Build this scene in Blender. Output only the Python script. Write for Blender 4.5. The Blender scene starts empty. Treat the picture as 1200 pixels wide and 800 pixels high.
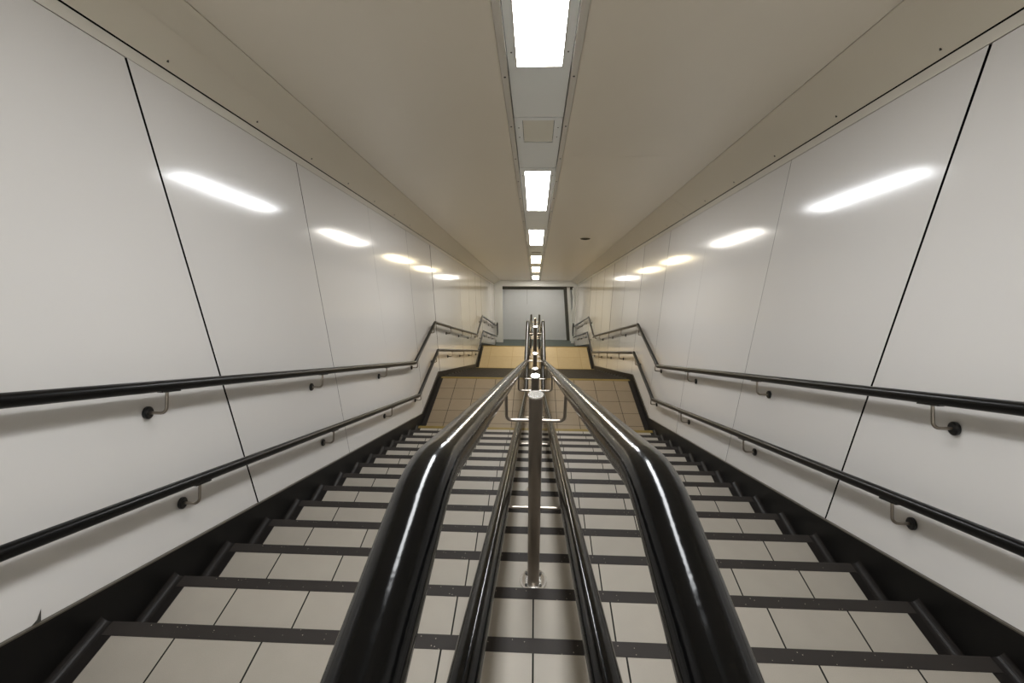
import bpy, bmesh, math, random
from mathutils import Vector, Matrix
random.seed(7)
SC = bpy.context.scene
COL = SC.collection

# ------------------------------------------------------------------ measures
RISE, GO = 0.1506, 0.3074
SL = RISE / GO
W = 1.50                      # half width between the walls
TILE_EDGE = 1.421
LAND1 = 1.5506                # far edge of the first landing
FOOT2, ZF2 = LAND1 + 13 * GO, -14 * RISE
LAND2 = 7.13
FOOT3, ZF3 = LAND2 + 13 * GO, -28 * RISE
TOPEDGE, ZTOP = -15 * GO, 16 * RISE
EDGE0, EDGES = 2.7429, 0.388      # line where wall and ceiling meet
CEIL0, CEILS = 2.905, 0.390        # the wide middle of the ceiling, a little higher
YBACK, YEND = -7.2, 12.15
TH = math.atan(CEILS)
CT = math.cos(TH)
def ceil_z(y): return CEIL0 - CEILS * y
def edge_z(y): return EDGE0 - EDGES * y
Q = 1.154
def cy(y): return -5.0499 + Q * (y + 5.0499)

# ------------------------------------------------------------------ materials
def lin(c):
    return tuple(((v / 255) / 12.92 if v / 255 <= .04045 else ((v / 255 + .055) / 1.055) ** 2.4) for v in c) + (1,)
def mat(name, rgb, rough=.5, metal=0., spec=.5, noise=0., nscale=20., bump=0., bscale=60., coat=0.):
    m = bpy.data.materials.new(name); m.use_nodes = True
    nt = m.node_tree; b = nt.nodes['Principled BSDF']
    b.inputs['Base Color'].default_value = lin(rgb)
    b.inputs['Roughness'].default_value = rough
    b.inputs['Metallic'].default_value = metal
    b.inputs['Specular IOR Level'].default_value = spec
    b.inputs['Coat Weight'].default_value = coat
    tc = nt.nodes.new('ShaderNodeTexCoord')
    if noise:
        n = nt.nodes.new('ShaderNodeTexNoise'); n.inputs['Scale'].default_value = nscale
        n.inputs['Detail'].default_value = 4
        nt.links.new(tc.outputs['Object'], n.inputs['Vector'])
        hsv = nt.nodes.new('ShaderNodeHueSaturation'); hsv.inputs['Color'].default_value = lin(rgb)
        mr = nt.nodes.new('ShaderNodeMapRange'); mr.inputs['To Min'].default_value = 1 - noise; mr.inputs['To Max'].default_value = 1 + noise
        nt.links.new(n.outputs['Fac'], mr.inputs['Value']); nt.links.new(mr.outputs['Result'], hsv.inputs['Value'])
        nt.links.new(hsv.outputs['Color'], b.inputs['Base Color'])
    if bump:
        n = nt.nodes.new('ShaderNodeTexNoise'); n.inputs['Scale'].default_value = bscale
        nt.links.new(tc.outputs['Object'], n.inputs['Vector'])
        bp = nt.nodes.new('ShaderNodeBump'); bp.inputs['Strength'].default_value = 1; bp.inputs['Distance'].default_value = bump
        nt.links.new(n.outputs['Fac'], bp.inputs['Height']); nt.links.new(bp.outputs['Normal'], b.inputs['Normal'])
    return m

def tile_mat(name, rgb, grout, half=.003, cross=False, rough=.5, size=.3):
    """Square tiles 300 mm wide; joints on multiples of 0.3 m of the object's own x (and y)."""
    m = mat(name, rgb, rough, spec=.3, noise=.07, nscale=9)
    nt = m.node_tree; b = nt.nodes['Principled BSDF']
    tc = [n for n in nt.nodes if n.bl_idname == 'ShaderNodeTexCoord'][0]
    hsv = [n for n in nt.nodes if n.bl_idname == 'ShaderNodeHueSaturation'][0]
    sep = nt.nodes.new('ShaderNodeSeparateXYZ'); nt.links.new(tc.outputs['Object'], sep.inputs[0])
    def M(op, a, bb=None):
        n = nt.nodes.new('ShaderNodeMath'); n.operation = op
        for i, v in enumerate((a, bb)):
            if v is None: continue
            if isinstance(v, (int, float)): n.inputs[i].default_value = v
            else: nt.links.new(v, n.inputs[i])
        return n.outputs[0]
    def joint(o):
        return M('LESS_THAN', M('PINGPONG', o, size / 2), half)
    j = joint(sep.outputs['X'])
    if cross: j = M('MAXIMUM', j, joint(sep.outputs['Y']))
    # each tile a slightly different shade
    wn = nt.nodes.new('ShaderNodeTexWhiteNoise'); wn.noise_dimensions = '3D'
    oi = nt.nodes.new('ShaderNodeObjectInfo')
    cmb = nt.nodes.new('ShaderNodeCombineXYZ')
    nt.links.new(M('FLOOR', M('DIVIDE', sep.outputs['X'], size)), cmb.inputs[0])
    if cross: nt.links.new(M('FLOOR', M('DIVIDE', sep.outputs['Y'], size)), cmb.inputs[1])
    nt.links.new(oi.outputs['Random'], cmb.inputs[2]); nt.links.new(cmb.outputs[0], wn.inputs['Vector'])
    h2 = nt.nodes.new('ShaderNodeHueSaturation'); nt.links.new(hsv.outputs['Color'], h2.inputs['Color'])
    nt.links.new(M('ADD', M('MULTIPLY', wn.outputs['Value'], .09), .955), h2.inputs['Value'])
    fine = nt.nodes.new('ShaderNodeTexNoise'); fine.inputs['Scale'].default_value = 420
    nt.links.new(tc.outputs['Object'], fine.inputs['Vector'])
    h3 = nt.nodes.new('ShaderNodeHueSaturation'); nt.links.new(h2.outputs['Color'], h3.inputs['Color'])
    nt.links.new(M('ADD', M('MULTIPLY', fine.outputs['Fac'], .24), .88), h3.inputs['Value'])
    mix = nt.nodes.new('ShaderNodeMix'); mix.data_type = 'RGBA'
    nt.links.new(j, mix.inputs[0]); nt.links.new(h3.outputs['Color'], mix.inputs[6]); mix.inputs[7].default_value = lin(grout)
    nt.links.new(mix.outputs[2], b.inputs['Base Color'])
    r = M('ADD', M('MULTIPLY', j, .5), rough); nt.links.new(r, b.inputs['Roughness'])
    return m

def speckle_mat(name, rgb, fleck, rough):
    m = mat(name, rgb, rough, spec=.2, noise=.15, nscale=14)
    nt = m.node_tree; b = nt.nodes['Principled BSDF']
    tc = [n for n in nt.nodes if n.bl_idname == 'ShaderNodeTexCoord'][0]
    hsv = [n for n in nt.nodes if n.bl_idname == 'ShaderNodeHueSaturation'][0]
    v = nt.nodes.new('ShaderNodeTexVoronoi'); v.inputs['Scale'].default_value = 75
    nt.links.new(tc.outputs['Object'], v.inputs['Vector'])
    lt = nt.nodes.new('ShaderNodeMath'); lt.operation = 'LESS_THAN'; lt.inputs[1].default_value = .13
    nt.links.new(v.outputs['Distance'], lt.inputs[0])
    sc = nt.nodes.new('ShaderNodeSeparateColor'); nt.links.new(v.outputs['Color'], sc.inputs[0])
    g = nt.nodes.new('ShaderNodeMath'); g.operation = 'GREATER_THAN'; g.inputs[1].default_value = .72
    nt.links.new(sc.outputs[0], g.inputs[0])
    mu = nt.nodes.new('ShaderNodeMath'); mu.operation = 'MULTIPLY'
    nt.links.new(lt.outputs[0], mu.inputs[0]); nt.links.new(g.outputs[0], mu.inputs[1])
    mix = nt.nodes.new('ShaderNodeMix'); mix.data_type = 'RGBA'; mix.inputs[7].default_value = lin(fleck)
    nt.links.new(mu.outputs[0], mix.inputs[0]); nt.links.new(hsv.outputs['Color'], mix.inputs[6])
    nt.links.new(mix.outputs[2], b.inputs['Base Color'])
    return m

def emit_mat(name, col, strength):
    m = bpy.data.materials.new(name); m.use_nodes = True
    nt = m.node_tree; nt.nodes.clear()
    e = nt.nodes.new('ShaderNodeEmission'); o = nt.nodes.new('ShaderNodeOutputMaterial')
    e.inputs[0].default_value = (*col, 1); e.inputs[1].default_value = strength
    nt.links.new(e.outputs[0], o.inputs[0]); return m

M_WALL = mat('cream_gloss_panel', (213, 210, 206), .12, spec=.5, bump=.0012, bscale=1.3)
M_GAP = mat('dark_joint', (12, 11, 10), .9, spec=.1)
M_FASCIA = mat('cream_fascia', (214, 209, 198), .25)
M_SCUFF = mat('scuff', (60, 58, 52), .8)
M_CEIL = mat('ceiling_panel', (228, 219, 202), .32, noise=.02, nscale=2)
M_EDGE = mat('ceiling_margin', (222, 214, 197), .36)
M_TRIMC = mat('ceiling_flange', (206, 200, 188), .4)
M_COVER = mat('grey_cover', (236, 238, 234), .38)
M_LID = mat('hatch_grey', (226, 222, 206), .4)
M_SCREW = mat('screw_head', (70, 66, 60), .4, metal=.6)
M_TILE = tile_mat('pale_step_tile', (156, 149, 138), (26, 24, 21))
M_TILE1 = tile_mat('beige_landing_tile', (128, 113, 92), (66, 57, 46), .004, True)
M_TILE2 = tile_mat('cream_landing_tile', (172, 157, 130), (152, 137, 110), .004, True, size=.6)
M_RISER = mat('riser_tile', (120, 114, 106), .5)
M_NOSE = speckle_mat('dark_nosing', (47, 43, 40), (150, 140, 128), .6)
M_OCHRE = mat('ochre_nosing', (116, 96, 32), .5, noise=.2, nscale=12)
M_BORD = mat('black_border_tile', (30, 27, 25), .45, spec=.2, noise=.2, nscale=18)
M_SKIRT = mat('black_skirting', (14, 13, 12), .42, spec=.15, noise=.2, nscale=10)
M_SKTRIM = mat('skirting_bead', (74, 68, 58), .35)
M_RAIL = mat('black_gloss_rail', (7, 7, 7), .135, spec=.19, bump=.0003, bscale=60)
M_RAILB = mat('black_wall_rail', (7, 6.5, 6), .3, spec=.18)
M_STEEL = mat('brushed_steel', (150, 142, 132), .3, metal=1)
M_POST = mat('dull_steel_post', (142, 133, 123), .42, metal=1, noise=.08, nscale=30)
M_CAP = mat('polished_cap', (236, 232, 226), .24, metal=1)
M_BLACK = mat('black_rosette', (12, 12, 12), .35)
M_GREYWALL = mat('pale_grey_panel', (228, 232, 236), .5, noise=.03, nscale=3)
M_PORTAL = mat('pale_portal_paint', (246, 247, 244), .4)
M_DARKTRIM_SHADE = mat('dark_grey_trim_and_shade', (84, 84, 78), .5)
M_LOWFLOOR = mat('dark_grey_green_floor', (102, 110, 106), .5, noise=.06, nscale=6)
M_BACK = mat('plain_wall', (240, 238, 232), .5)
M_FIT = mat('dark_fitting', (80, 70, 50), .6)

# ------------------------------------------------------------------ mesh building
class MB:
    def __init__(s): s.v = []; s.f = []; s.m = []; s.mats = []; s.sm = []
    def mi(s, m):
        if m not in s.mats: s.mats.append(m)
        return s.mats.index(m)
    def add(s, vs, fs, m, smooth=False):
        o = len(s.v); s.v += [tuple(v) for v in vs]; i = s.mi(m)
        for f in fs: s.f.append([o + k for k in f]); s.m.append(i); s.sm.append(smooth)
    def box(s, x0, x1, y0, y1, z0, z1, m, top=None):
        vs = [(x, y, z) for z in (z0, z1) for y in (y0, y1) for x in (x0, x1)]
        s.add(vs, [(0, 2, 3, 1), (0, 1, 5, 4), (2, 6, 7, 3), (0, 4, 6, 2), (1, 3, 7, 5)], m)
        s.add(vs[4:], [(0, 1, 3, 2)], top or m)
    def prism_yz(s, pts, x0, x1, m):
        """outline in the y,z plane, given anticlockwise seen from +x, extruded from x0 to x1"""
        n = len(pts)
        vs = [(x0, y, z) for y, z in pts] + [(x1, y, z) for y, z in pts]
        fs = [tuple(range(n - 1, -1, -1)), tuple(range(n, 2 * n))]
        fs += [(i, (i + 1) % n, n + (i + 1) % n, n + i) for i in range(n)]
        s.add(vs, fs, m)
    def cyl(s, c, r, h, m, axis='Z', seg=24, r2=None, cap=True):
        r2 = r if r2 is None else r2; vs = []
        for k, (hh, rr) in enumerate(((0, r), (h, r2))):
            for i in range(seg):
                a = 2 * math.pi * i / seg; p = (rr * math.cos(a), rr * math.sin(a), hh)
                if axis == 'X': p = (p[2], p[0], p[1])
                elif axis == 'Y': p = (p[1], p[2], p[0])
                vs.append((c[0] + p[0], c[1] + p[1], c[2] + p[2]))
        s.add(vs, [(i, (i + 1) % seg, seg + (i + 1) % seg, seg + i) for i in range(seg)], m, True)
        if cap:
            s.add(vs[:seg], [tuple(range(seg - 1, -1, -1))], m); s.add(vs[seg:], [tuple(range(seg))], m)
    def lathe(s, c, prof, m, seg=28):
        vs = [(c[0] + r * math.cos(2 * math.pi * i / seg), c[1] + r * math.sin(2 * math.pi * i / seg), c[2] + z) for r, z in prof for i in range(seg)]
        fs = [(k * seg + i, k * seg + (i + 1) % seg, (k + 1) * seg + (i + 1) % seg, (k + 1) * seg + i) for k in range(len(prof) - 1) for i in range(seg)]
        s.add(vs, fs, m, True)
        s.add(vs[-seg:], [tuple(range(seg))], m); s.add(vs[:seg], [tuple(range(seg - 1, -1, -1))], m)
    def tube(s, path, r, m, seg=20, caps=True):
        P = [Vector(p) for p in path]; n = len(P)
        T = [((P[min(i + 1, n - 1)] - P[max(i - 1, 0)]).normalized()) for i in range(n)]
        u = T[0].orthogonal().normalized(); vs = []
        for i in range(n):
            if i:
                ax = T[i - 1].cross(T[i])
                if ax.length > 1e-7: u = Matrix.Rotation(T[i - 1].angle(T[i]), 3, ax.normalized()) @ u
            w = T[i].cross(u)
            for k in range(seg):
                a = 2 * math.pi * k / seg; vs.append(P[i] + u * (r * math.cos(a)) + w * (r * math.sin(a)))
        fs = [(i * seg + k, i * seg + (k + 1) % seg, (i + 1) * seg + (k + 1) % seg, (i + 1) * seg + k) for i in range(n - 1) for k in range(seg)]
        s.add(vs, fs, m, True)
        if caps:
            # domed ends
            for end, t in ((0, -T[0]), (n - 1, T[-1])):
                ring = vs[end * seg:(end + 1) * seg]; c = P[end]; pv = []; 
                for q in (.0, .6, .9):
                    pv += [c + (Vector(v) - c) * math.sqrt(1 - q * q) + t * (r * .5 * q) for v in ring]
                ff = [(a * seg + k, a * seg + (k + 1) % seg, (a + 1) * seg + (k + 1) % seg, (a + 1) * seg + k) for a in range(2) for k in range(seg)]
                if end == 0: ff = [f[::-1] for f in ff]
                lastf = tuple(range(2 * seg, 3 * seg)); s.add(pv, ff + [lastf if end else lastf[::-1]], m, True)
    def mesh(s, name):
        me = bpy.data.meshes.new(name); me.from_pydata(s.v, [], s.f)
        for m in s.mats: me.materials.append(m)
        me.polygons.foreach_set('material_index', s.m); me.polygons.foreach_set('use_smooth', s.sm)
        bm = bmesh.new(); bm.from_mesh(me); bmesh.ops.recalc_face_normals(bm, faces=bm.faces); bm.to_mesh(me); bm.free()
        me.update(); return me
    def build(s, name, parent=None, loc=(0, 0, 0), rot=(0, 0, 0)):
        o = bpy.data.objects.new(name, s.mesh(name)); COL.objects.link(o)
        o.location = loc; o.rotation_euler = rot
        if parent: o.parent = parent
        return o

def tag(o, label, cat, group=None):
    o['label'] = label; o['category'] = cat
    if group: o['group'] = group
    return o
def struct(o, label=None):
    o['kind'] = 'structure'
    if label: o['label'] = label
    return o
def empty(name, loc=(0, 0, 0), rot=(0, 0, 0)):
    o = bpy.data.objects.new(name, None); COL.objects.link(o); o.location = loc; o.rotation_euler = rot
    o.empty_display_size = .1; return o
def inst(name, me, parent, loc=(0, 0, 0)):
    o = bpy.data.objects.new(name, me); COL.objects.link(o); o.parent = parent; o.location = loc; return o

def fillet(pts, radii):
    """round the corners of a polyline"""
    out = [Vector(pts[0])]
    for i in range(1, len(pts) - 1):
        a, b, c = Vector(pts[i - 1]), Vector(pts[i]), Vector(pts[i + 1])
        d1, d2 = (a - b).normalized(), (c - b).normalized(); r = radii[i] if isinstance(radii, (list, tuple)) else radii
        ang = d1.angle(d2)
        L = min(r / math.tan(ang / 2), (a - b).length * .49, (c - b).length * .49); r = L * math.tan(ang / 2)
        p1, p2 = b + d1 * L, b + d2 * L
        ctr = b + (d1 + d2).normalized() * (r / math.sin(ang / 2))
        v1, v2 = p1 - ctr, p2 - ctr; tot = v1.angle(v2); ax = v1.cross(v2).normalized()
        n = max(4, int(math.degrees(tot) / 4))
        for k in range(n + 1): out.append(ctr + Matrix.Rotation(tot * k / n, 3, ax) @ v1)
    out.append(Vector(pts[-1])); return out

# ------------------------------------------------------------------ stairs
XS = 1.486
def step_mesh():
    b = MB(); d = GO + .02; z0 = -.3
    # body: riser below the nosing, tread tiles on top; origin at the lip, tread runs to -y
    b.box(-XS, XS, -d, -.016, z0, -.012, M_RISER)
    b.box(-TILE_EDGE, TILE_EDGE, -d, -.052, -.012, 0, M_TILE)
    for s in (-1, 1):
        x0, x1 = sorted((s * TILE_EDGE, s * XS))
        b.box(x0, x1, -d, -.016, -.012, .0, M_BORD)
        # rounded cove rising against the wall
        xa, xb, R = 1.458, XS, .028; pr = [(s * xb, -.001), (s * xa, -.001)]
        for k in range(7):
            a = math.pi / 2 * k / 6; pr.append((s * (xa + R * math.sin(a)), .0005 + R * (1 - math.cos(a))))
        n = len(pr); y0, y1 = -GO + .003, -.004
        vs = [(x, y0, z) for x, z in pr] + [(x, y1, z) for x, z in pr]
        b.add(vs, [tuple(range(n)), tuple(range(2 * n - 1, n - 1, -1))] + [(i, (i + 1) % n, n + (i + 1) % n, n + i) for i in range(n)], M_BORD)
    return b.mesh('step')
def nosing_mesh(m, hw=TILE_EDGE + .034):
    b = MB(); pr = [(-.0525, -.010), (-.0525, .0015), (-.006, .0015), (-.002, .0005), (0, -.004), (0, -.032), (-.018, -.032), (-.018, -.010)]
    b.prism_yz(pr[::-1], -hw, hw, m); return b.mesh('nosing')
ME_STEP = step_mesh(); ME_NOSE = nosing_mesh(M_NOSE); ME_OCHRE = nosing_mesh(M_OCHRE)
def flight(foot, zf, n, label, ochre=(1,)):
    r = empty('stair_flight', (0, foot, zf)); tag(r, label, 'stairs', None)
    for k in range(1, n + 1):
        st = inst('step', ME_STEP, r, (0, -(k - 1) * GO, k * RISE))
        no = inst('nosing', ME_OCHRE if k in ochre else ME_NOSE, st)
        if k in ochre: no['label'] = 'ochre yellow nosing strip'
    return r
flight(0, 0, 15, 'long flight of pale tiled steps with dark nosings, leading down to the brown landing')
flight(FOOT2, ZF2, 13, 'second flight seen edge-on as dark nosings between the brown and the cream landing')
flight(FOOT3, ZF3, 13, 'lowest flight dropping out of sight beyond the cream landing to the dark grey floor')

def landing(y0, y1, z, m, nose, label):
    b = MB(); o = y1 - .0525
    b.box(-TILE_EDGE, TILE_EDGE, y0 - o, -.0, -.012, 0, m)
    b.box(-1.52, 1.52, y0 - o, .0525 - .016, -.25, -.012, M_RISER)
    for s in (-1, 1):
        x0, x1 = sorted((s * TILE_EDGE, s * XS)); b.box(x0, x1, y0 - o, .0525 - .016, -.012, .0005, M_BORD)
    f = struct(b.build('floor', None, (0, o, z)), label)
    n = inst('nosing', nose, f, (0, .0525, 0))
    return f
landing(YBACK, TOPEDGE, ZTOP, M_TILE, ME_NOSE, 'pale tiled top landing')
landing(-.016, LAND1, 0, M_TILE1, ME_OCHRE, 'brown beige tiled landing below the near flight')
landing(FOOT2 - .016, LAND2, ZF2, M_TILE2, ME_OCHRE, 'cream tiled landing further down')
b = MB(); b.box(-1.52, 1.52, FOOT3 - .016, YEND + .1, ZF3 - .2, ZF3, M_LOWFLOOR)
struct(b.build('floor'), 'dark grey green floor at the foot of the stairs')

# ------------------------------------------------------------------ walls, skirting
JOINTS = [-6.66, -5.47, -4.28, -3.09, -1.915, -.715, .47, 1.66, 2.85, 4.04, 5.23, 6.42, 7.61, 8.8, 9.99, 11.18]
def floor_low(y):
    """a height safely below the stairs at y"""
    return min(ZTOP, max(-SL * y, ZF3)) - .9
for side, s in (('left', -1), ('right', 1)):
    b = MB(); ys = [YBACK] + JOINTS + [YEND]
    rnd = random.Random(11 if s < 0 else 23)
    for i in range(len(ys) - 1):
        g = {3: .0035, 4: .0035}.get(i, .002) * (1.25 if s > 0 and i in (3, 4) else 1)
        gl = .0035 if i == 4 else (.002 if i == 0 else (.0012 if i == 5 else .0018))
        gr = .0035 if i == 3 else (.0012 if i == 4 else .0018)
        if s > 0:
            if i == 4: gl = .005
            if i == 3: gr = .005
        ya, yb = ys[i] + gl, ys[i + 1] - gr
        t1, t2, t3, t4 = [rnd.uniform(-.0018, .0018) for _ in range(4)]
        if rnd.random() < .5: t3 += .0015
        top = .052
        P = [(ya, floor_low(ya) - .6, t1), (yb, floor_low(yb) - .6, t2), (yb, edge_z(yb) - top, t3), (ya, edge_z(ya) - top, t4)]
        vs = [(s * (W + t), y, z) for y, z, t in P] + [(s * (W + .02), y, z) for y, z, t in P]
        b.add(vs, [(0, 1, 2, 3)], M_WALL)
        b.add(vs, [(4, 7, 6, 5), (0, 4, 5, 1), (1, 5, 6, 2), (2, 6, 7, 3), (3, 7, 4, 0)], M_GAP)
        # fascia strip above the panel
        P = [(ys[i], edge_z(ys[i]) - top + .003), (ys[i + 1], edge_z(ys[i + 1]) - top + .003), (ys[i + 1], edge_z(ys[i + 1]) - .002), (ys[i], edge_z(ys[i]) - .002)]
        x0, x1 = sorted((s * (W + .0005), s * (W + .02))); b.prism_yz(P, x0, x1, M_FASCIA)
    x0, x1 = sorted((s * (W + .03), s * (W + .14)))
    b.prism_yz([(YBACK, floor_low(YBACK) - 1), (TOPEDGE, floor_low(TOPEDGE) - 1), (YEND, floor_low(YEND) - 1), (YEND, ceil_z(YEND) + .1), (YBACK, ceil_z(YBACK) + .1)], x0, x1, M_GAP)
    if s < 0:   # small dark scuff above the skirting
        b.add([(-W + .002, y, z) for y, z in ((-4.164, 2.316), (-4.137, 2.303), (-4.121, 2.338), (-4.143, 2.318))], [(0, 1, 2, 3)], M_SCUFF)
    struct(b.build('wall_' + side), 'cream glossy panelled wall with dark vertical joints')
    # skirting: a sloping board on each flight, level on each landing
    o1 = .2768; hl = .10
    top = [(YBACK, ZTOP + hl), (TOPEDGE - .03 , ZTOP + hl), ((o1 - hl) / SL, hl), (LAND1 - .02, hl)]
    c2 = hl + SL * (LAND1 - .02); top += [((c2 - ZF2 - hl) / SL, ZF2 + hl), (LAND2 - .02, ZF2 + hl)]
    c3 = ZF2 + hl + SL * (LAND2 - .02); top += [((c3 - ZF3 - hl) / SL, ZF3 + hl), (YEND - .2, ZF3 + hl)]
    ytop = (o1 - ZTOP - hl) / SL
    top[1] = (ytop, ZTOP + hl)
    b = MB()
    for (ya, za), (yb, zb) in zip(top[:-1], top[1:]):
        for dz0, dz1, xi, m in ((-.75, -.006, .012, M_SKIRT), (-.006, 0, .0135, M_SKTRIM)):
            x0, x1 = sorted((s * (W - xi), s * (W + .001)))
            b.prism_yz([(ya, za + dz0), (yb, zb + dz0), (yb, zb + dz1), (ya, za + dz1)], x0, x1, m)
    struct(b.build('baseboard_' + side), 'black sloping skirting beside the steps')

b = MB(); b.box(-1.6, 1.6, YBACK - .1, YBACK, ZTOP - .3, ceil_z(YBACK) + .1, M_BACK); struct(b.build('wall_back'))

# ------------------------------------------------------------------ ceiling (built flat in its own slope: x, t down the slope, n up out of the room)
CROT = (-TH, 0, 0); CLOC = (0, 0, CEIL0)
def T(y): return y / CT
t0, t1 = T(YBACK) - .05, T(YEND) + .05
b = MB(); C2 = 1.284; SX = .144
for s in (-1, 1):
    def bx(xa, xb, ya, yb, na, nb, m):
        x0, x1 = sorted((s * xa, s * xb)); b.box(x0, x1, ya, yb, na, nb, m)
    # wide panels in long lengths, fine joints between
    cuts = [t0, T(-3.9), T(1.05), T(4.4), T(8.2), t1] if s < 0 else [t0, T(-1.3), T(2.6), T(5.6), T(9.), t1]
    for a, c in zip(cuts[:-1], cuts[1:]): bx(.180, C2 - .003, a, c - .0012, 0, .025, M_CEIL)
    cuts = [t0, T(-.15), T(5.), t1] if s > 0 else [t0, T(2.1), T(6.), t1]
    # sloping haunch between the middle and the wall
    for a, c in zip(cuts[:-1], cuts[1:]):
        def hn(t): return (edge_z(t * CT) - ceil_z(t * CT)) * CT
        vs = []
        for t in (a, c - .003):
            for x, n in ((C2 + .002, -.001), (W - .0045, hn(t) + .0025), (W + .015, hn(t) + .02), (C2 + .002, .024)): vs.append((s * x, t, n))
        b.add(vs, [(0, 1, 2, 3), (4, 7, 6, 5), (0, 4, 5, 1), (1, 5, 6, 2), (2, 6, 7, 3), (3, 7, 4, 0)], M_EDGE)
    bx(SX + .003, .178, t0, t1, -.004, .03, M_TRIMC)
    tt = t0 + .2
    while tt < t1:
        for xx in (.163,): b.cyl((s * xx, tt, -.0065), .0055, .006, M_SCREW, seg=8)
        b.cyl((s * (W - .03), tt + .17, hn(tt + .17) + .017), .004, .012, M_SCREW, seg=8)
        b.cyl((s * (C2 + .03), tt + .31, -.0015), .0035, .006, M_SCREW, seg=8)
        tt += .62
b.box(-1.62, 1.62, t0, t1, .031, .1, M_GAP)
struct(b.build('ceiling', None, CLOC, CROT), 'sloping beige panelled ceiling with a recessed grey light strip')

GLOW = {}
def glow(col, st):
    k = (col, st)
    if k not in GLOW: GLOW[k] = emit_mat('light_diffuser', col, st)
    return GLOW[k]
COOL, WARM = (.96, .98, 1.0), (1.0, .85, .56)
POWER = 60
LG = 'recessed lights in the ceiling strip'
def strip_unit(y0, y1, dy0, dy1, colr, st, label):
    """one length of the recessed strip: a grey plate with a lit panel let into it"""
    r = empty('ceiling_light', (0, y0, ceil_z(y0)), CROT); tag(r, label, 'ceiling light', LG)
    b = MB(); L = T(y1 - y0); a, c = T(dy0 - y0), T(dy1 - y0); hw, dw, n0, n1 = SX - .002, .1015, .006, .022
    for x0, x1, p, q in ((-hw, -dw, .004, L - .004), (dw, hw, .004, L - .004), (-dw, dw, .004, a), (-dw, dw, c, L - .004)):
        b.box(x0, x1, p, q, n0, n1, M_COVER)
    # lip round the lit panel
    for x0, x1, p, q in ((-dw - .006, -dw, a - .006, c + .006), (dw, dw + .006, a - .006, c + .006), (-dw, dw, a - .006, a), (-dw, dw, c, c + .006)):
        b.box(x0, x1, p, q, n0 - .003, n0, M_TRIMC)
    for sx in (-1, 1):
        for q in (a + .12, c - .12): b.cyl((sx * .123, q, n0 - .002), .004, .004, M_SCREW, seg=8)
    b.build('frame', r)
    d = MB(); d.box(-dw, dw, a, c, n0 + .003, n0 + .012, glow(colr, st)); d.build('diffuser', r)
    return r
strip_unit(cy(-6.45), cy(-4.14), cy(-6.40), cy(-5.13), COOL, POWER * 1.25, 'lit ceiling panel over the top landing, uphill of all the others')
strip_unit(cy(-4.14), cy(-2.38), cy(-4.09), cy(-2.852), COOL, POWER, 'largest and nearest lit ceiling panel, uphill of the square access hatch')
strip_unit(cy(-1.57), cy(.712), cy(-1.50), cy(-.28), COOL, POWER * 1.12, 'second lit ceiling panel, just downhill of the square access hatch')
strip_unit(cy(.712), cy(2.445), cy(.775), cy(2.02), (1, .96, .88), POWER, 'third lit ceiling panel, directly uphill of the slotted vent')
strip_unit(cy(3.205), cy(5.25), cy(3.30), cy(4.56), WARM, POWER, 'fourth lit ceiling panel, directly downhill of the slotted vent')
strip_unit(cy(5.25), cy(7.80), cy(5.32), cy(6.60), WARM, POWER, 'fifth lit ceiling panel, over the cream landing')
strip_unit(cy(7.80), YEND - .1, cy(7.88), cy(9.15), (1, .95, .86), POWER * 1.35, 'smallest and farthest lit ceiling panel, before the pale portal beam')

r = empty('access_hatch', (0, cy(-2.37), ceil_z(cy(-2.37))), CROT); tag(r, 'grey ceiling plate with a square access hatch between the two nearest lights', 'ceiling hatch')
b = MB(); L = T(.79 * Q); hw = SX - .002; h0, h1, hx = T(.03 * Q), T(.335 * Q), .0946
for x0, x1, p, q in ((-hw, -hx, .002, L), (hx, hw, .002, L), (-hx, hx, .002, h0), (-hx, hx, h1, L)): b.box(x0, x1, p, q, .006, .022, M_COVER)
for sx in (-1, 1):
    for q in (.15, .31): b.cyl((sx * .119, q, .004), .004, .004, M_SCREW, seg=8)
b.build('plate', r)
d = MB(); d.box(-hx + .003, hx - .003, h0 + .002, h1 - .012, .008, .02, M_LID); d.build('hatch_lid', r)

r = empty('ceiling_vent', (0, cy(2.455), ceil_z(cy(2.455))), CROT); tag(r, 'slotted grey vent plate in the ceiling strip between the third and fourth lights', 'vent')
b = MB(); L = T(.735 * Q); s0, s1 = .39, .60
for x0, x1, p, q in ((-hw, -.09, .01, L), (.09, hw, .01, L), (-.09, .09, .01, s0), (-.09, .09, s1, L)): b.box(x0, x1, p, q, .004, .022, M_COVER)
b.build('plate', r)
d = MB()
for k in range(4): d.box(-.09, .09, s0 + .012 + k * .045, s0 + .026 + k * .045, .008, .02, M_TRIMC)
d.build('louvre', r)

r = MB(); r.lathe((0, 0, -.014), [(.046, 0), (.065, .002), (.074, .008), (.076, .0145)], M_FIT, 28)
r.lathe((0, 0, -.017), [(.02, 0), (.034, .001), (.036, .004)], M_GAP, 20)
tag(r.build('ceiling_sensor', None, (.744, cy(1.376), ceil_z(cy(1.376))), CROT), 'small dark round fitting on the right part of the sloping ceiling', 'sensor')

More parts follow.
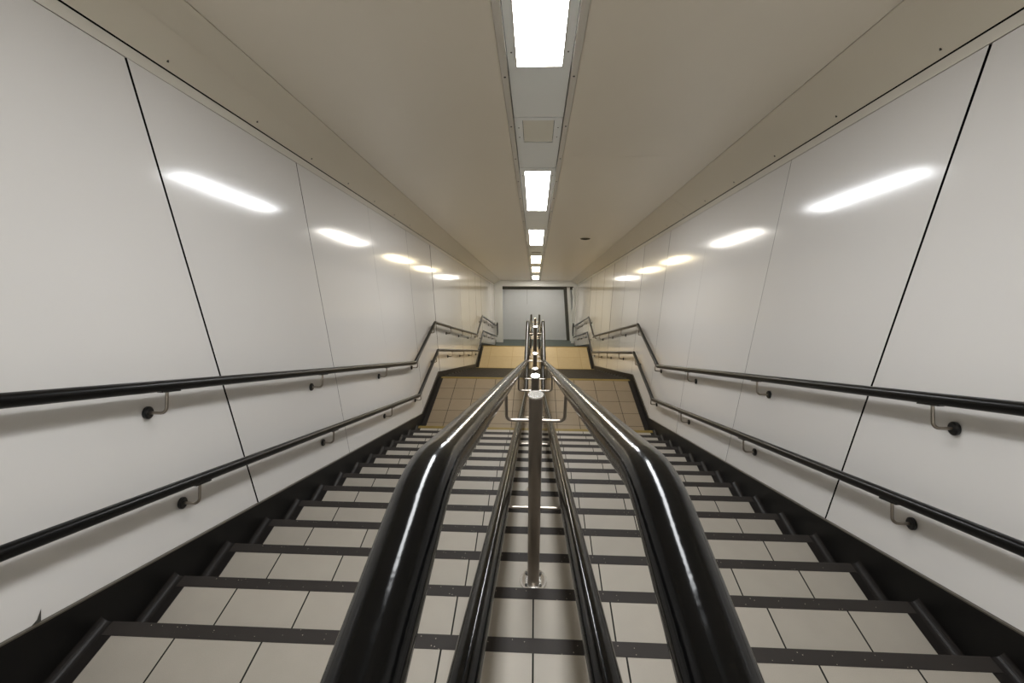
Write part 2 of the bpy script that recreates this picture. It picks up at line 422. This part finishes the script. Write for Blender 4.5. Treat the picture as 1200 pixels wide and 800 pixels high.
# ------------------------------------------------------------------ rails against the walls
RX, RR = 1.42, .0215
YB0 = -6.4
def wall_profile(upper):
    if upper: z1, zl1, c2, zl2, c3, ye, zt = 1.045, 1.045, 1.652, -1.18, 2.258, 11.42, 3.36
    else: z1, zl1, c2, zl2, c3, ye, zt = .592, .582, 1.217, -1.665, 1.822, 11.50, 2.91
    p = [(YB0, zt), ((z1 - zt) / SL, zt), ((z1 - zl1) / SL, zl1), ((c2 - zl1) / SL, zl1), ((c2 - zl2) / SL, zl2), ((c3 - zl2) / SL, zl2), (ye, c3 - SL * ye)]
    return p
def interp(p, y):
    for (a, za), (c, zc) in zip(p[:-1], p[1:]):
        if a <= y <= c: return za + (zc - za) * (y - a) / (c - a), (zc - za) / (c - a)
BR = [-4.76, -3.535, -2.30, -1.035, .10, 1.14, 2.35, 3.55, 4.75, 5.92, 6.9, 8.0, 9.2, 10.4]
def bracket_meshes(s, slope):
    b = MB(); th = -math.atan(slope); k = .118 * math.cos(th); ey, ez = k * math.sin(th), -.118 + k * math.cos(th)
    q = (RR - .001) / k; end = (s * RX, ey * (1 - q), -.118 + (ez + .118) * (1 - q))
    b.tube(fillet([(s * (W - .002), 0, -.118), (s * RX, 0, -.118), end], .024), .0062, M_STEEL, 10)
    ro = MB(); x0 = s * (W - .0015); d = -s
    ro.cyl((x0, 0, -.118), .0245, d * .009, M_BLACK, 'X', 20); ro.cyl((x0 + d * .009, 0, -.118), .0245, d * .004, M_BLACK, 'X', 20, r2=.019)
    sa = MB(); L = .042
    vs = [(s * RX + xx, ey + yy, slope * (ey + yy) + zz) for zz in (-RR - .006, -RR + .004) for yy in (-L, L) for xx in (-.012, .012)]
    sa.add(vs, [(0, 2, 3, 1), (4, 5, 7, 6), (0, 1, 5, 4), (2, 6, 7, 3), (0, 4, 6, 2), (1, 3, 7, 5)], M_BLACK)
    return b.mesh('bracket'), ro.mesh('rosette'), sa.mesh('saddle')
CACHE = {}
for side, s in (('left', -1), ('right', 1)):
    for upper in (True, False):
        p = wall_profile(upper); root = empty('wall_handrail', (0, 0, 0))
        tag(root, ('upper' if upper else 'lower') + ' of the two black handrails bracketed to the %s wall' % side, 'handrail')
        pts = [(s * RX, y, z) for y, z in p]; rad = [0] + [.05] * (len(p) - 2) + [0]
        if upper:
            y, z = p[-1]
            pts += [(s * RX, y + .36, z - .0), (s * (RX - .0), y + .36, z - .46), (s * RX, y + .2, z - .46)]
            rad = rad[:-1] + [.06, .1, .1, 0]
        b = MB(); b.tube(fillet(pts, rad), RR, M_RAILB, 20); b.build('rail', root)
        for y in BR:
            z, sl = interp(p, y); key = (s, round(sl, 2))
            if key not in CACHE: CACHE[key] = bracket_meshes(s, sl)
            br = inst('bracket', CACHE[key][0], root, (0, y, z)); br['label'] = 'bent steel bracket'
            inst('rosette', CACHE[key][1], br); inst('saddle', CACHE[key][2], br)

# ------------------------------------------------------------------ the double handrail down the middle
CX, CR = .108, .025
PU = [(-6.3, 3.372), ((1.077 - 3.372) / SL, 3.372), ((1.077 - 1.0) / SL, 1.0), ((1.686 - 1.0) / SL, 1.0), ((1.686 + 1.15) / SL, -1.15), ((2.30 + 1.15) / SL, -1.15), (11.3, 2.30 - SL * 11.3), (11.6, 2.30 - SL * 11.3)]
PL = [(y, z - .425) for y, z in PU]
root = empty('centre_handrail', (0, 0, 0)); tag(root, 'double black handrail on steel posts running down the middle of the stairs', 'handrail')
for nm, P in (('upper_rail', PU), ('lower_rail', PL)):
    for s in (-1, 1):
        b = MB(); b.tube(fillet([(s * CX, y, z) for y, z in P], [0, .22, .09, .09, .09, .09, .09, 0]), CR, M_RAIL, 32); b.build(nm, root)
def step_post(foot, zf, k): return (foot - (k - .5) * GO, zf + k * RISE)
posts = [step_post(0, 0, k) for k in (12, 8, 4)] + [(.46, 0), (1.32, 0)] + [step_post(FOOT2, ZF2, k) for k in (11, 7, 3)] + [(5.95, ZF2), (6.93, ZF2)] + [step_post(FOOT3, ZF3, k) for k in (11, 7, 3)]
PR = .0255
for y, z0 in posts:
    z0 += .001
    zu, _ = interp(PU, y); zl, _ = interp(PL, y); zc = zu - .032
    h = zc - z0
    b = MB(); b.cyl((0, 0, .0), PR, h - .006, M_POST, seg=28, cap=False); po = b.build('post', root, (0, y, z0)); po['label'] = 'round steel post'
    b = MB(); b.lathe((0, 0, h - .012), [(.028, 0), (.0292, .004), (.0292, .0055), (.0282, .0070)], M_CAP, 32); c = b.build('cap', po); c['label'] = 'polished steel disc cap'
    b = MB(); b.lathe((0, 0, 0), [(.059, 0), (.060, .004), (.058, .007), (.030, .0085)], M_CAP, 36)
    for k in range(4):
        a = math.pi / 4 + k * math.pi / 2; b.cyl((.044 * math.cos(a), .044 * math.sin(a), .007), .0065, .006, M_SCREW, seg=6)
    b.build('base_flange', po)
    for zr in (zu, zl):
        for s in (-1, 1):
            b = MB(); zz = zr - z0 - .15
            b.tube(fillet([(s * (PR - .003), 0, zz), (s * CX, 0, zz), (s * CX, 0, zr - z0 - CR + .002)], .02), .006, M_STEEL, 12); b.build('bracket_arm', po)

# ------------------------------------------------------------------ foot of the stairs: portal and grey wall
yp = 11.86
b = MB(); b.box(-1.5, 1.5, yp, yp + .09, -1.95, ceil_z(yp) + .02, M_PORTAL)
b.box(-.75, 1.25, yp - .015, yp, -1.93, -1.885, M_PORTAL)
b.box(-1.5, -1.22, yp - .005, yp + .085, ZF3, -1.945, M_PORTAL)
b.box(1.38, 1.5, yp - .005, yp + .085, ZF3, -1.945, M_PORTAL)
struct(b.build('trim_1'), 'pale painted beam and posts framing the foot of the stairs')
b = MB(); b.box(-1.6, 1.6, YEND, YEND + .1, ZF3 - .1, -1.6, M_GREYWALL)
b.box(-.312, -.306, YEND - .004, YEND, -2.75, -1.9, M_DARKTRIM_SHADE)
b.box(-1.5, 1.5, YEND - .05, YEND, -2.15, -1.9, M_DARKTRIM_SHADE)  # dark strip standing in for the shadow gap under the portal beam
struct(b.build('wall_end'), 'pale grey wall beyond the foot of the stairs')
b = MB()
def slant(x0, x1, w, y0, y1, zt, zb, m):
    vs = [(xx, yy, z) for z, x in ((zb, x1), (zt, x0)) for yy in (y0, y1) for xx in (x, x + w)]
    b.add(vs, [(0, 2, 3, 1), (0, 1, 5, 4), (2, 6, 7, 3), (0, 4, 6, 2), (1, 3, 7, 5), (4, 5, 7, 6)], m)
slant(1.03, 1.23, .12, YEND - .06, YEND - .001, -2.10, ZF3, M_DARKTRIM_SHADE)
slant(1.15, 1.35, .11, YEND - .10, YEND - .001, -2.05, ZF3, M_PORTAL)
struct(b.build('trim_2'), 'slanting dark and pale strips at the right of the grey wall')
b = MB(); b.tube(fillet([(1.36, yp - .03, -1.99), (1.36, yp - .03, -2.2), (1.41, yp - .03, -2.35), (1.41, yp - .03, -2.75), (1.36, yp - .03, -2.9), (1.36, yp - .03, -3.2)], .08), .022, M_PORTAL, 12)
tag(b.build('conduit'), 'pale bent conduit on the right post of the portal', 'pipe')

# ------------------------------------------------------------------ camera
cam = bpy.data.cameras.new('camera'); co = bpy.data.objects.new('camera', cam); COL.objects.link(co)
p, yw, ro = math.radians(24.8946), math.radians(2.9574), math.radians(-.5565)
f = Vector((-math.sin(yw) * math.cos(p), math.cos(yw) * math.cos(p), -math.sin(p)))
rt = Vector((math.cos(yw), math.sin(yw), 0)); up = rt.cross(f)
r2 = rt * math.cos(ro) + up * math.sin(ro); u2 = -rt * math.sin(ro) + up * math.cos(ro)
mw = Matrix((( r2.x, u2.x, -f.x, -.0064), (r2.y, u2.y, -f.y, -5.0499), (r2.z, u2.z, -f.z, 3.6847), (0, 0, 0, 1)))
co.matrix_world = mw
cam.sensor_fit = 'HORIZONTAL'; cam.sensor_width = 36; cam.lens = 36 * 568.88 / 1200
cam.clip_start = .02; cam.clip_end = 100
SC.camera = co
w = bpy.data.worlds.new('world'); SC.world = w; w.use_nodes = True
w.node_tree.nodes['Background'].inputs[0].default_value = (0, 0, 0, 1)
SC.view_settings.view_transform = 'Standard'; SC.view_settings.look = 'None'; SC.view_settings.gamma = 1
SC.view_settings.use_curve_mapping = False
SC.view_settings.exposure = -.7
